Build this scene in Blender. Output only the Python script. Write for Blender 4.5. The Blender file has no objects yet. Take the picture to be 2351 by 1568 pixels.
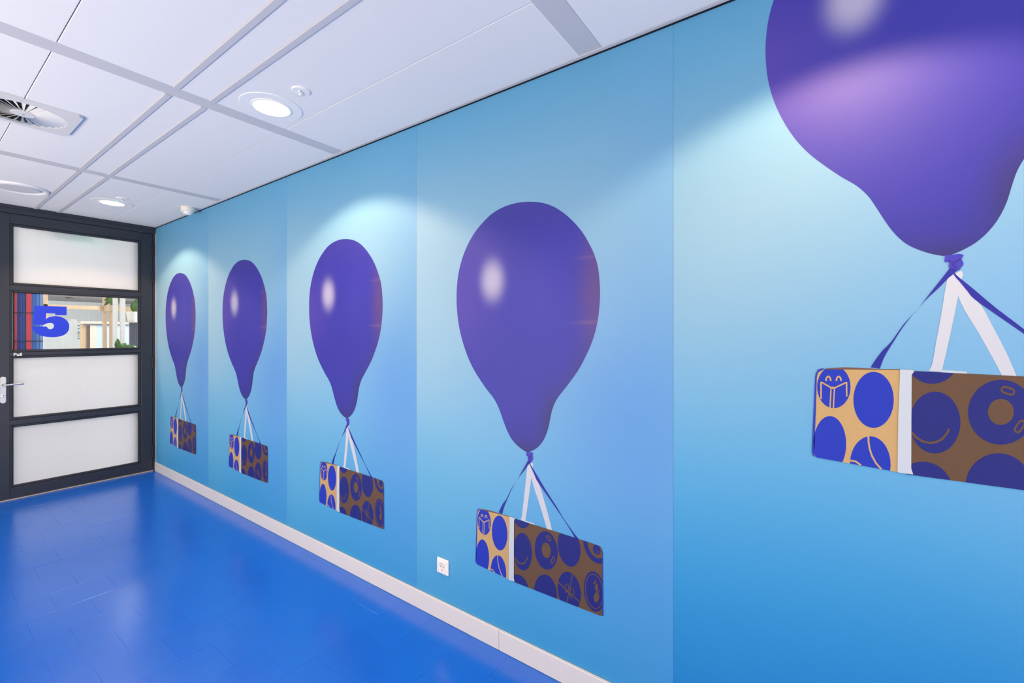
import bpy, bmesh, math, random
from mathutils import Vector, Matrix
random.seed(7)
PI = math.pi
# ------------------------------------------------------------------ camera
CX, HY = 1175.5, 764.5                      # principal column, horizon row of the 2351x1568 photo
FPX = math.sqrt((CX + 252) * (1889 - CX))   # focal length in px from the two vanishing points
H = 2.70                                    # ceiling height
TH = math.atan2(CX + 252, FPX)
Fx, Fy, Rx, Ry = math.sin(TH), math.cos(TH), math.cos(TH), -math.sin(TH)
CAMZ = H * 0.5665
ZC = FPX * H / 557
LX = (358 - CX) / FPX * ZC
WX, DY = ZC * Fx + LX * Rx, ZC * Fy + LX * Ry   # mural wall x, door wall y
sc = bpy.context.scene
col = sc.collection
cam = bpy.data.cameras.new('camera')
cam.sensor_fit = 'HORIZONTAL'
cam.sensor_width = 36
cam.lens = 36 * FPX / 2351
cam.shift_y = -(784 - HY) / 2351
cam.clip_start = 0.02
camo = bpy.data.objects.new('camera', cam)
col.objects.link(camo)
camo.location = (0, 0, CAMZ)
camo.rotation_euler = (PI / 2, 0, -TH)
sc.camera = camo
# ------------------------------------------------------------------ world, added fill lights, exposure
w = bpy.data.worlds.new('world')
sc.world = w
w.use_nodes = True
w.node_tree.nodes['Background'].inputs[0].default_value = (0.72, 0.86, 1.0, 1)
w.node_tree.nodes['Background'].inputs[1].default_value = 1.0
vs = sc.view_settings
vs.view_transform = 'Standard'
vs.look = 'None'
vs.gamma = 1
vs.use_curve_mapping = False
vs.exposure = 0.0


def area(name, loc, rot, sx, sy, power, color):
    l = bpy.data.lights.new(name, 'AREA')
    l.shape = 'RECTANGLE'
    l.size, l.size_y = sx, sy
    l.energy = power
    l.color = color
    o = bpy.data.objects.new(name, l)
    col.objects.link(o)
    o.location = loc
    o.rotation_euler = rot
    return o


XL, YB = -1.75, -2.7                        # left wall, back wall of the corridor
YFAR = 24.0                                 # far wall of the long room behind the door
area('added_fill_left', (XL - 0.85, 3.3, 0.3), (0, -PI / 2 - 0.75, 0), 1.6, 5.2, 258, (1.0, 0.88, 0.69))  # added warm fill from the left, outside an invented window
area('added_fill_end', (-0.1, YB - 0.6, 0.35), (PI / 2 + 0.85, 0, 0), 3.0, 1.5, 178, (1.0, 0.88, 0.70))  # added fill from behind the camera, outside an invented window
area('added_fill_far_room', (7.25, 13.0, 1.5), (0, PI / 2, 0), 2.2, 13.0, 1300, (1.0, 0.97, 0.95))  # added side light that backlights the frosted panes
SPOT_W = 92
SPOT_COL = (1.0, 0.63, 0.36)

# ------------------------------------------------------------------ pixel helpers (direction only; depth from the wall, ceiling or floor touched)


def ray(px, py):
    k = (px - CX) / FPX
    return (Fx + k * Rx, Fy + k * Ry, -(py - HY) / FPX)


def on_wall(px, py):                        # -> (y, z) on the mural wall
    d = ray(px, py)
    t = WX / d[0]
    return d[1] * t, CAMZ + d[2] * t


def on_y(px, py, Y):                        # -> (x, z) on a plane y = Y
    d = ray(px, py)
    t = Y / d[1]
    return d[0] * t, CAMZ + d[2] * t


# ------------------------------------------------------------------ materials
def lin(c):
    out = []
    for v in c:
        v /= 255
        out.append(v / 12.92 if v <= 0.04045 else ((v + 0.055) / 1.055) ** 2.4)
    return (out[0], out[1], out[2], 1)


def mat(name, c, rough=0.5, spec=0.5, metal=0.0, noise=0.0, nscale=30, bump=0.0, bscale=200, emit=0.0):
    m = bpy.data.materials.new(name)
    m.use_nodes = True
    nt = m.node_tree
    b = nt.nodes['Principled BSDF']
    c = lin(c)
    b.inputs['Base Color'].default_value = c
    b.inputs['Roughness'].default_value = rough
    b.inputs['Specular IOR Level'].default_value = spec
    b.inputs['Metallic'].default_value = metal
    if emit:
        b.inputs['Emission Color'].default_value = c
        b.inputs['Emission Strength'].default_value = emit
    if noise or bump:
        tc = nt.nodes.new('ShaderNodeTexCoord')
    if noise:
        n = nt.nodes.new('ShaderNodeTexNoise')
        n.inputs['Scale'].default_value = nscale
        n.inputs['Detail'].default_value = 4
        nt.links.new(tc.outputs['Object'], n.inputs['Vector'])
        mx = nt.nodes.new('ShaderNodeMix')
        mx.data_type = 'RGBA'
        mx.inputs['A'].default_value = tuple(v * (1 - noise) for v in c[:3]) + (1,)
        mx.inputs['B'].default_value = tuple(min(1, v * (1 + noise)) for v in c[:3]) + (1,)
        nt.links.new(n.outputs['Fac'], mx.inputs['Factor'])
        nt.links.new(mx.outputs['Result'], b.inputs['Base Color'])
    if bump:
        n = nt.nodes.new('ShaderNodeTexNoise')
        n.inputs['Scale'].default_value = bscale
        n.inputs['Detail'].default_value = 3
        nt.links.new(tc.outputs['Object'], n.inputs['Vector'])
        bp = nt.nodes.new('ShaderNodeBump')
        bp.inputs['Strength'].default_value = bump
        bp.inputs['Distance'].default_value = 0.002
        nt.links.new(n.outputs['Fac'], bp.inputs['Height'])
        nt.links.new(bp.outputs['Normal'], b.inputs['Normal'])
    return m


class NT:
    """tiny node-graph helper for the printed gradients of the mural"""

    def __init__(self, name, rough, spec, bump=0.12):
        self.m = bpy.data.materials.new(name)
        self.m.use_nodes = True
        self.nt = self.m.node_tree
        self.b = self.nt.nodes['Principled BSDF']
        self.b.inputs['Roughness'].default_value = rough
        self.b.inputs['Specular IOR Level'].default_value = spec
        tc = self.nt.nodes.new('ShaderNodeTexCoord')
        sp = self.nt.nodes.new('ShaderNodeSeparateXYZ')
        self.nt.links.new(tc.outputs['Object'], sp.inputs[0])
        self.u, self.z = sp.outputs['X'], sp.outputs['Z']
        n = self.nt.nodes.new('ShaderNodeTexNoise')
        n.inputs['Scale'].default_value = 160
        n.inputs['Detail'].default_value = 3
        self.nt.links.new(tc.outputs['Object'], n.inputs['Vector'])
        bp = self.nt.nodes.new('ShaderNodeBump')
        bp.inputs['Strength'].default_value = bump
        bp.inputs['Distance'].default_value = 0.002
        self.nt.links.new(n.outputs['Fac'], bp.inputs['Height'])
        self.nt.links.new(bp.outputs['Normal'], self.b.inputs['Normal'])

    def math(self, op, a, b=None):
        n = self.nt.nodes.new('ShaderNodeMath')
        n.operation = op
        for i, v in enumerate((a, b)):
            if v is None:
                continue
            if isinstance(v, (int, float)):
                n.inputs[i].default_value = v
            else:
                self.nt.links.new(v, n.inputs[i])
        return n.outputs[0]

    def ramp(self, val, stops):
        lo, hi = stops[0][0], stops[-1][0]
        t = self.math('DIVIDE', self.math('SUBTRACT', val, lo), hi - lo)
        r = self.nt.nodes.new('ShaderNodeValToRGB')
        r.color_ramp.interpolation = 'B_SPLINE' if len(stops) > 2 else 'LINEAR'
        e = r.color_ramp.elements
        while len(e) < len(stops):
            e.new(0.5)
        for i, (p, c) in enumerate(stops):
            e[i].position = (p - lo) / (hi - lo)
            e[i].color = lin(c)
        self.nt.links.new(t, r.inputs[0])
        return r.outputs['Color']

    def blob(self, cu, cz, su, sz, amp=1.0, rot=0.0, power=2):
        du, dz = self.math('SUBTRACT', self.u, cu), self.math('SUBTRACT', self.z, cz)
        if rot:
            c, s = math.cos(rot), math.sin(rot)
            a = self.math('ADD', self.math('MULTIPLY', du, c), self.math('MULTIPLY', dz, s))
            b = self.math('SUBTRACT', self.math('MULTIPLY', dz, c), self.math('MULTIPLY', du, s))
            du, dz = a, b
        p, q = self.math('DIVIDE', du, su), self.math('DIVIDE', dz, sz)
        r2 = self.math('ADD', self.math('MULTIPLY', p, p), self.math('MULTIPLY', q, q))
        if power != 2:
            r2 = self.math('POWER', r2, power / 2)
        return self.math('MULTIPLY', self.math('EXPONENT', self.math('MULTIPLY', r2, -1.0)), amp)

    def mix(self, base, c, fac):
        mx = self.nt.nodes.new('ShaderNodeMix')
        mx.data_type = 'RGBA'
        self.nt.links.new(fac, mx.inputs['Factor'])
        if isinstance(base, tuple):
            mx.inputs['A'].default_value = lin(base)
        else:
            self.nt.links.new(base, mx.inputs['A'])
        mx.inputs['B'].default_value = lin(c)
        return mx.outputs['Result']

    def out(self, c):
        self.nt.links.new(c, self.b.inputs['Base Color'])
        return self.m


M = {}
M['white_paint'] = mat('white_paint', (226, 224, 222), 0.6, 0.3, bump=0.05, bscale=120)
M['ceiling_tile'] = mat('ceiling_tile', (229, 227, 228), 0.85, 0.2, noise=0.015, nscale=40, bump=0.08, bscale=500)
M['ceiling_band'] = mat('ceiling_band', (196, 194, 199), 0.55, 0.3)
M['plenum'] = mat('plenum', (150, 150, 155), 0.9, 0.1)
M['gap_shadow'] = mat('gap_shadow', (30, 34, 44), 0.9, 0.1)
M['baseboard'] = mat('baseboard', (216, 214, 212), 0.35, 0.4)
M['floor'] = mat('floor', (0, 101, 214), 0.23, 0.85, noise=0.05, nscale=3, bump=0.05, bscale=60)
M['door'] = mat('door', (41, 46, 58), 0.38, 0.45, noise=0.04, nscale=8, bump=0.04, bscale=400)
M['bead'] = mat('bead', (36, 40, 50), 0.4, 0.4)
M['gasket'] = mat('gasket', (14, 15, 18), 0.6, 0.3)
M['sealant'] = mat('sealant', (214, 208, 206), 0.5, 0.3)
M['lit_threshold'] = mat('lit_threshold', (205, 190, 175), 0.35, 0.5)  # pale beige stands for light leaking under the door
M['metal'] = mat('metal', (205, 206, 210), 0.3, 0.5, 0.85)
M['plate'] = mat('plate', (205, 208, 212), 0.38, 0.5, 0.3)
M['dark_metal'] = mat('dark_metal', (34, 35, 42), 0.4, 0.5, 0.4)
M['plastic'] = mat('plastic', (236, 234, 232), 0.35, 0.45)
M['vent_white'] = mat('vent_white', (212, 211, 212), 0.45, 0.4)
M['plastic_warm'] = mat('plastic_warm', (232, 225, 214), 0.35, 0.45)
M['lens'] = mat('lens', (226, 224, 218), 0.25, 0.5)
M['mesh_grey'] = mat('mesh_grey', (204, 204, 208), 0.6, 0.3)
M['pin'] = mat('pin', (190, 140, 70), 0.3, 0.5, 0.8)
M['black'] = mat('black', (18, 18, 20), 0.5, 0.3)
M['lamp_lit'] = mat('lamp_lit', (255, 250, 244), 0.4, 0.3, emit=4.0)
M['led_green'] = mat('led_green', (60, 240, 150), 0.4, 0.3, emit=3.0)
M['exit_sign'] = mat('exit_sign', (0, 120, 95), 0.4, 0.3, emit=3.4)
M['vinyl_blue'] = mat('vinyl_blue', (34, 62, 214), 0.45, 0.4)
M['white_print'] = mat('white_print', (235, 235, 235), 0.5, 0.3)


def tinted(name, c, **k):
    M[name] = mat(name, c, **k)
    return M[name]


# ------------------------------------------------------------------ mesh helpers
def new_obj(name, bm, m, parent=None, smooth=False):
    me = bpy.data.meshes.new(name)
    bm.normal_update()
    bm.to_mesh(me)
    bm.free()
    me.materials.append(m)
    if smooth:
        for p in me.polygons:
            p.use_smooth = True
    o = bpy.data.objects.new(name, me)
    col.objects.link(o)
    if parent:
        o.parent = parent
    return o


def link_copy(src, name, parent, loc=None, rot=None):
    o = bpy.data.objects.new(name, src.data)
    col.objects.link(o)
    o.parent = parent
    if loc is not None:
        o.location = loc
    if rot is not None:
        o.rotation_euler = rot
    return o


def empty(name, loc=(0, 0, 0), rz=0):
    o = bpy.data.objects.new(name, None)
    col.objects.link(o)
    o.location = loc
    o.rotation_euler = (0, 0, rz)
    o.empty_display_size = 0.05
    return o


def tag(o, label, cat, group=None):
    o['label'] = label
    o['category'] = cat
    if group:
        o['group'] = group
    return o


def structure(o, label=None):
    o['kind'] = 'structure'
    if label:
        o['label'] = label
    return o


def box(bm, x0, x1, y0, y1, z0, z1, bevel=0.0, seg=1):
    r = bmesh.ops.create_cube(bm, size=1)
    for v in r['verts']:
        v.co = Vector((x0 + (v.co.x + 0.5) * (x1 - x0), y0 + (v.co.y + 0.5) * (y1 - y0), z0 + (v.co.z + 0.5) * (z1 - z0)))
    if bevel:
        es = list({e for v in r['verts'] for e in v.link_edges})
        bmesh.ops.bevel(bm, geom=es, offset=bevel, segments=seg, affect='EDGES', profile=0.5)


def box_obj(name, dims, m, parent=None, bevel=0.0, seg=1):
    bm = bmesh.new()
    box(bm, *dims, bevel=bevel, seg=seg)
    return new_obj(name, bm, m, parent)


def lathe(bm, prof, n=48, cx=0, cy=0):
    """prof: list of (r, z); revolved about z"""
    rings = []
    for r, z in prof:
        if r < 1e-6:
            rings.append([bm.verts.new((cx, cy, z))])
        else:
            rings.append([bm.verts.new((cx + r * math.cos(2 * PI * i / n), cy + r * math.sin(2 * PI * i / n), z)) for i in range(n)])
    for a, b in zip(rings, rings[1:]):
        for i in range(n):
            j = (i + 1) % n
            if len(a) == 1 and len(b) > 1:
                bm.faces.new((a[0], b[j], b[i]))
            elif len(b) == 1 and len(a) > 1:
                bm.faces.new((a[i], a[j], b[0]))
            elif len(a) > 1:
                bm.faces.new((a[i], a[j], b[j], b[i]))
    bmesh.ops.recalc_face_normals(bm, faces=bm.faces)


def lathe_obj(name, prof, m, parent, n=48, loc=None, smooth=False):
    bm = bmesh.new()
    lathe(bm, prof, n)
    o = new_obj(name, bm, m, parent, smooth)
    if loc:
        o.location = loc
    return o


def tube(bm, pts, rad, n=12):
    pts = [Vector(p) for p in pts]
    rings = []
    for i, p in enumerate(pts):
        d = (pts[min(i + 1, len(pts) - 1)] - pts[max(i - 1, 0)]).normalized()
        a = d.orthogonal().normalized() if i == 0 else (rings_a - d * rings_a.dot(d)).normalized()
        rings_a = a
        b = d.cross(a)
        r = rad[i] if isinstance(rad, (list, tuple)) else rad
        rings.append([bm.verts.new(p + (a * math.cos(2 * PI * k / n) + b * math.sin(2 * PI * k / n)) * r) for k in range(n)])
    for a, b in zip(rings, rings[1:]):
        for k in range(n):
            bm.faces.new((a[k], a[(k + 1) % n], b[(k + 1) % n], b[k]))
    bm.faces.new(rings[0][::-1])
    bm.faces.new(rings[-1])
    bmesh.ops.recalc_face_normals(bm, faces=bm.faces)


# ------------------------------------------------------------------ setting: corridor shell
structure(box_obj('wall_right', (WX + 0.001, WX + 0.15, YB, DY + 0.1, 0, H + 0.1), tinted('wall_right_paint', (92, 168, 214), rough=0.5)), 'blue painted wall behind the balloon mural')


def framed_wall(name, axis, pos, a0, a1, hole, m, th=0.2):
    """wall with one rectangular opening; axis 'x' = plane x=pos, outwards sign from th"""
    h0, h1, z0, z1 = hole
    bm = bmesh.new()
    for (p0, p1, q0, q1) in ((a0, h0, 0, H), (h1, a1, 0, H), (h0, h1, 0, z0), (h0, h1, z1, H)):
        if axis == 'x':
            box(bm, pos - th, pos, p0, p1, q0, q1)
        else:
            box(bm, p0, p1, pos - th, pos, q0, q1)
    return structure(new_obj(name, bm, m))


wl = framed_wall('wall_left', 'x', XL, YB, DY + 0.1, (0.9, 5.7, 0.12, 2.0), M['white_paint'])
wb = framed_wall('wall_back', 'y', YB, XL - 0.2, WX + 0.15, (-1.6, 1.4, 0.12, 2.0), M['white_paint'])
WZ0, WZ1 = 0.12, 2.0
g = structure(empty('added_window_1', (XL - 0.1, 0.9, WZ0)))  # invented low window, frames the added left fill
for i in range(4):
    box_obj('added_window_post', (-0.03, 0.03, i * 1.58, i * 1.58 + 0.06, 0, WZ1 - WZ0), M['white_paint'], g)
for z in (0, WZ1 - WZ0 - 0.06):
    box_obj('added_window_rail', (-0.03, 0.03, 0, 4.8, z, z + 0.06), M['white_paint'], g)
g = structure(empty('added_window_2', (-1.6, YB - 0.1, WZ0)))  # invented low window behind the camera for the added end fill
for i in range(3):
    box_obj('added_window_post', (i * 1.47, i * 1.47 + 0.06, -0.03, 0.03, 0, WZ1 - WZ0), M['white_paint'], g)
for z in (0, WZ1 - WZ0 - 0.06):
    box_obj('added_window_rail', (0, 3.0, -0.03, 0.03, z, z + 0.06), M['white_paint'], g)

# unseen wall left of the frame, made dark to deepen the floor reflection
LEAF0, LEAF1, LEAFZ = 0.535, 1.676, 2.622
structure(box_obj('wall_door', (XL, 0.47, DY, DY + 0.1, 0, H), M['door']), 'unseen dark grey panel added left of the glazed door to deepen the floor reflection')

# floor: blue square tiles in half bond
fl = structure(box_obj('floor', (XL - 0.2, WX + 0.15, YB - 0.2, DY + 0.1, -0.1, -0.0013), M['floor']), 'glossy blue floor of square tiles laid in half bond')
TS = 0.2485
bm = bmesh.new()
box(bm, -TS / 2 + 0.0001, TS / 2 - 0.0001, -TS / 2 + 0.0001, TS / 2 - 0.0001, -0.003, 0.0, bevel=0.0004, seg=1)
proto = None
rest = bmesh.new()


def tile_inview(x, y):
    zc = x * Fx + y * Fy
    if zc < 0.4:
        return False
    px = CX + FPX * (x * Rx + y * Ry) / zc
    py = HY + FPX * CAMZ / zc
    return -90 < px < 2400 and py < 1680


r0 = int((YB - 2.458) / TS) - 1
k = r0
while 2.458 + k * TS < DY:
    yc = 2.458 + (k + 0.5) * TS
    x = (0.536 if k % 2 == 0 else 0.663) - 12 * TS
    while x < WX:
        xc = x + TS / 2
        x0, x1 = max(xc - TS / 2, XL), min(xc + TS / 2, WX - 0.012)
        y0, y1 = max(yc - TS / 2, YB), min(yc + TS / 2, DY)
        if x1 - x0 > 0.02 and y1 - y0 > 0.02:
            full = x1 - x0 > TS - 0.002 and y1 - y0 > TS - 0.002
            dz = random.uniform(-0.0004, 0.0001)
            rot = (random.gauss(0, 0.0016), random.gauss(0, 0.0016), 0)
            if tile_inview(xc, yc):
                if full and proto is None:
                    proto = new_obj('floor_tile', bm, M['floor'], fl)
                    proto.location, proto.rotation_euler = (xc, yc, dz), rot
                elif full:
                    link_copy(proto, 'floor_tile', fl, (xc, yc, dz), rot)
                else:
                    b2 = bmesh.new()
                    hx, hy = (x1 - x0) / 2 - 0.0001, (y1 - y0) / 2 - 0.0001
                    box(b2, -hx, hx, -hy, hy, -0.003, 0, bevel=0.0004, seg=1)
                    o = new_obj('floor_tile', b2, M['floor'], fl)
                    o.location, o.rotation_euler = ((x0 + x1) / 2, (y0 + y1) / 2, dz), rot
            else:
                box(rest, x0 + 0.0004, x1 - 0.0004, y0 + 0.0004, y1 - 0.0004, -0.003, 0)
        x += TS
    k += 1
ro = new_obj('floor_tile_remainder', rest, M['floor'], fl)
ro['kind'] = 'stuff'

# baseboard along the mural wall, two lengths with a butt joint
bb = empty('baseboard_right', (WX, 0, 0))
structure(bb, 'white baseboard running along the foot of the balloon mural')
yj = on_wall(1149, 1460)[0]
for y0, y1 in ((YB, yj - 0.0006), (yj + 0.0006, DY)):
    box_obj('board', (-0.0145, 0, y0, y1, 0.0005, 0.097), M['baseboard'], bb, bevel=0.0025, seg=2)

# ceiling: slab, bands, tiles
ce = structure(box_obj('ceiling', (XL - 0.2, WX + 0.15, YB - 0.2, DY + 0.1, H + 0.018, H + 0.1), M['plenum']), 'white suspended tile ceiling with grey bands')
ROWS = [(YB, -1.062), (-0.958, 0.738), (0.842, 2.522), (2.622, 4.302), (4.407, DY)]
COLS = [(XL, -1.195), (-1.192, -0.797), (-0.794, -0.405), (-0.402, -0.002), (0.001, 0.386), (0.389, 0.774), (0.801, 0.926), (0.953, 1.3115), (1.3145, 1.683)]
for a, b in zip(ROWS, ROWS[1:]):
    box_obj('ceiling_band', (XL, 1.683, a[1] - 0.004, b[0] + 0.004, H + 0.002, H + 0.018), M['ceiling_band'], ce)
for x0, x1 in ((0.774, 0.801), (0.926, 0.953)):
    for y0, y1 in ROWS:
        box_obj('ceiling_runner', (x0 - 0.0005, x1 + 0.0005, y0, y1, H - 0.006, H + 0.018), M['ceiling_band'], ce, bevel=0.003, seg=2)
for y0, y1 in ROWS:
    for x0, x1 in COLS:
        o = box_obj('ceiling_tile', (x0, x1, y0, y1, H + random.uniform(-0.0008, 0.0008), H + 0.016), M['ceiling_tile'], ce, bevel=0.002, seg=2)
tr = empty('trim_1', (WX, 0, H))
structure(tr, 'narrow white wall angle edging the ceiling along the mural')
box_obj('wall_angle', (-0.0235, -0.0055, YB, DY, -0.0025, 0.02), M['ceiling_band'], tr, bevel=0.0008)
box_obj('shadow_strip', (-0.0055, 0.0, YB, DY, -0.0068, 0.02), M['gap_shadow'], tr)  # dark strip painted as the shadow between angle and wall

# ------------------------------------------------------------------ mural panels
PW = 1.3995                                 # panel pitch along the wall
SEAM4, SEAM5 = 1.863, 0.4605
S5 = 0.768                                  # the print on the nearest panel sits this much higher


def Z4(x, y):                               # crop [980,440] x2.45 of the fourth panel -> design (u, z)
    a, b = on_wall(980 + x / 2.45, 440 + y / 2.45)
    return SEAM4 - a, b


def Q4(x, y):                               # crop [1050,1000] x3.485
    a, b = on_wall(1050 + x / 3.485, 1000 + y / 3.485)
    return SEAM4 - a, b


def Q5(x, y):                               # crop [1800,560] x2.6134 of the nearest panel
    a, b = on_wall(1800 + x / 2.6134, 560 + y / 2.6134)
    return SEAM5 - a, b - S5


def smooth_loop(p, n=4):
    out = []
    L = len(p)
    for i in range(L):
        a, b, c, d = (p[(i + j - 1) % L] for j in range(4))
        for k in range(n):
            t = k / n
            out.append(tuple(0.5 * (2 * b[q] + (c[q] - a[q]) * t + (2 * a[q] - 5 * b[q] + 4 * c[q] - d[q]) * t * t + (3 * b[q] - a[q] - 3 * c[q] + d[q]) * t ** 3) for q in (0, 1)))
    return out


def smooth_corners(p, n=4, lim=38):
    L = len(p)
    corner = []
    for i in range(L):
        a, b, c = p[i - 1], p[i], p[(i + 1) % L]
        t = math.degrees(math.atan2(c[1] - b[1], c[0] - b[0]) - math.atan2(b[1] - a[1], b[0] - a[0]))
        t = (t + 180) % 360 - 180
        corner.append(abs(t) > lim)
    out = []
    for i in range(L):
        b, c = p[i], p[(i + 1) % L]
        a = b if corner[i] else p[i - 1]
        d = c if corner[(i + 1) % L] else p[(i + 2) % L]
        for k in range(n):
            t = k / n
            out.append(tuple(0.5 * (2 * b[q] + (c[q] - a[q]) * t + (2 * a[q] - 5 * b[q] + 4 * c[q] - d[q]) * t * t + (3 * b[q] - a[q] - 3 * c[q] + d[q]) * t ** 3) for q in (0, 1)))
    return out


def clip_half(poly, a, b, c):               # keep a*u + b*z <= c
    out = []
    for i, p in enumerate(poly):
        q = poly[(i + 1) % len(poly)]
        dp, dq = a * p[0] + b * p[1] - c, a * q[0] + b * q[1] - c
        if dp <= 0:
            out.append(p)
        if (dp < 0) != (dq < 0) and abs(dp - dq) > 1e-12:
            t = dp / (dp - dq)
            out.append((p[0] + (q[0] - p[0]) * t, p[1] + (q[1] - p[1]) * t))
    return out


def clip_convex(poly, clip):
    ar = sum(clip[i][0] * clip[(i + 1) % len(clip)][1] - clip[(i + 1) % len(clip)][0] * clip[i][1] for i in range(len(clip)))
    if ar < 0:
        clip = clip[::-1]
    for i in range(len(clip)):
        p, q = clip[i], clip[(i + 1) % len(clip)]
        dx, dz = q[0] - p[0], q[1] - p[1]
        poly = clip_half(poly, dz, -dx, dz * p[0] - dx * p[1])
        if len(poly) < 3:
            return []
    return poly


def ellipse(f, cx, cy, rx, ry, rot=0, shear=0, n=40):
    c, s = math.cos(rot), math.sin(rot)
    out = []
    for i in range(n):
        a = 2 * PI * i / n
        x, y = rx * math.cos(a), ry * math.sin(a)
        X, Y = c * x - s * y, s * x + c * y
        out.append(f(cx + X, cy + Y + shear * X))
    return out


def stroke(f, pts, wd):
    """polyline of pixel points -> outline polygon of constant width (pixels)"""
    L, R = [], []
    for i, p in enumerate(pts):
        a, b = pts[max(i - 1, 0)], pts[min(i + 1, len(pts) - 1)]
        dx, dy = b[0] - a[0], b[1] - a[1]
        d = math.hypot(dx, dy) or 1
        nx, ny = -dy / d * wd / 2, dx / d * wd / 2
        L.append(f(p[0] + nx, p[1] + ny))
        R.append(f(p[0] - nx, p[1] - ny))
    return L, R


BALLOON = smooth_loop([Z4(*p) for p in [(587, 57), (650, 63), (710, 83), (760, 113), (800, 145), (840, 185), (880, 235), (915, 295), (943, 355), (962, 420), (972, 500), (975, 580), (970, 660), (960, 735), (943, 805), (920, 870), (890, 935), (855, 1000), (815, 1058), (775, 1110), (740, 1155), (720, 1190), (705, 1230), (695, 1275), (685, 1325), (668, 1375), (645, 1415), (615, 1445), (572, 1464), (545, 1455), (510, 1428), (480, 1395), (455, 1350), (435, 1300), (418, 1252), (400, 1205), (375, 1160), (340, 1115), (305, 1065), (270, 1010), (240, 950), (215, 885), (193, 810), (178, 735), (170, 660), (168, 580), (173, 500), (185, 430), (205, 360), (235, 290), (270, 230), (310, 180), (360, 130), (420, 92), (480, 70), (530, 60)]])
KNOT = smooth_corners([Q5(*p) for p in [(960, 108), (966, 66), (1005, 66), (1050, 60), (1078, 68), (1064, 90), (1076, 118), (1062, 140), (1050, 158), (1030, 152), (985, 138), (990, 110)]], 3, 55)
KNOT_FOLDS = [[Q5(*p) for p in q] for q in ([(985, 92), (1020, 108), (1055, 84), (1062, 92), (1024, 120), (984, 104)], [(1005, 118), (1022, 122), (1044, 146), (1036, 148), (1012, 132)])]
RIB_L = smooth_corners([Q5(*p) for p in [(520, 740), (575, 748), (600, 680), (660, 580), (730, 475), (840, 345), (920, 270), (990, 200), (1045, 155), (1000, 135), (975, 170), (900, 265), (800, 390), (715, 485), (640, 590), (590, 640), (545, 700)]], 3, 55)
RIB_W1 = smooth_corners([Q5(*p) for p in [(1060, 160), (1073, 180), (1060, 235), (1000, 530), (945, 768), (868, 762), (890, 715), (910, 600), (940, 440), (975, 230), (990, 200)]], 3, 55)
RIB_W2 = smooth_corners([Q4(*p) for p in [(582, 212), (600, 262), (625, 330), (660, 400), (690, 500), (730, 640), (760, 765), (720, 752), (690, 650), (650, 520), (610, 400), (583, 280)]], 3, 55)
RIB_R = smooth_corners([Q4(*p) for p in [(575, 200), (590, 235), (612, 272), (640, 318), (700, 420), (790, 560), (850, 660), (920, 760), (950, 800), (980, 835), (943, 826), (930, 795), (860, 682), (780, 565), (700, 450), (640, 362), (620, 318), (600, 272), (583, 235)]], 3, 55)
FLAP = [Q5(*p) for p in [(940, 755), (1095, 764), (1099, 778), (1020, 778), (940, 772)]]
FACE_S = [Q5(*p) for p in [(190, 800), (195, 775), (207, 758), (240, 752), (698, 757), (684, 1368), (200, 1281), (180, 1272), (172, 1240)]]
FACE_F = [Q4(*p) for p in [(440, 656), (600, 707), (830, 780), (1040, 848), (1140, 882), (1157, 903), (1161, 930), (1168, 1441), (1140, 1438), (440, 1163), (433, 1145), (434, 680)]]
EDGE_L = [Q5(*p) for p in [(205, 752), (190, 776), (186, 800), (166, 1240), (172, 1268), (184, 1277), (181, 1240), (192, 1000), (197, 800), (205, 770), (240, 752), (235, 745)]]
EDGE_T = [Q5(*p) for p in [(225, 752), (262, 746), (360, 740), (470, 744), (560, 750), (690, 752), (698, 760), (460, 757), (240, 758)]]
EDGE_R = [Q4(*p) for p in [(1157, 905), (1162, 930), (1163, 1200), (1161, 1440), (1169, 1440), (1169, 1300), (1166, 930)]]
STRAP = [Q5(*p) for p in [(696, 752), (765, 755), (782, 761), (765, 785), (763, 1060), (762, 1345), (774, 1381), (690, 1371), (680, 1366), (684, 1050)]]

# printed colours of the mural
BLUE_S, BLUE_F, TAN_S, TAN_F = (2, 40, 172), (0, 16, 112), (186, 154, 102), (90, 64, 40)
RG, SP = 0.6, 0.5
for n, c in (('print_dot_side', BLUE_S), ('print_dot_front', BLUE_F), ('print_ribbon_white', (188, 195, 206)), ('print_strap', (184, 196, 208)), ('print_knot', (56, 50, 172)), ('print_fold', (46, 34, 140)), ('print_edge', (22, 50, 165)), ('print_top', (104, 74, 56)), ('print_flap', (172, 194, 210))):
    tinted(n, c, rough=RG, spec=SP)
tinted('print_card_side', TAN_S, rough=RG, spec=SP, noise=0.06, nscale=60)
tinted('print_card_front', TAN_F, rough=RG, spec=SP, noise=0.10, nscale=45)


def px4(x, y):
    return Z4((x - 980) * 2.45, (y - 440) * 2.45)


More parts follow.
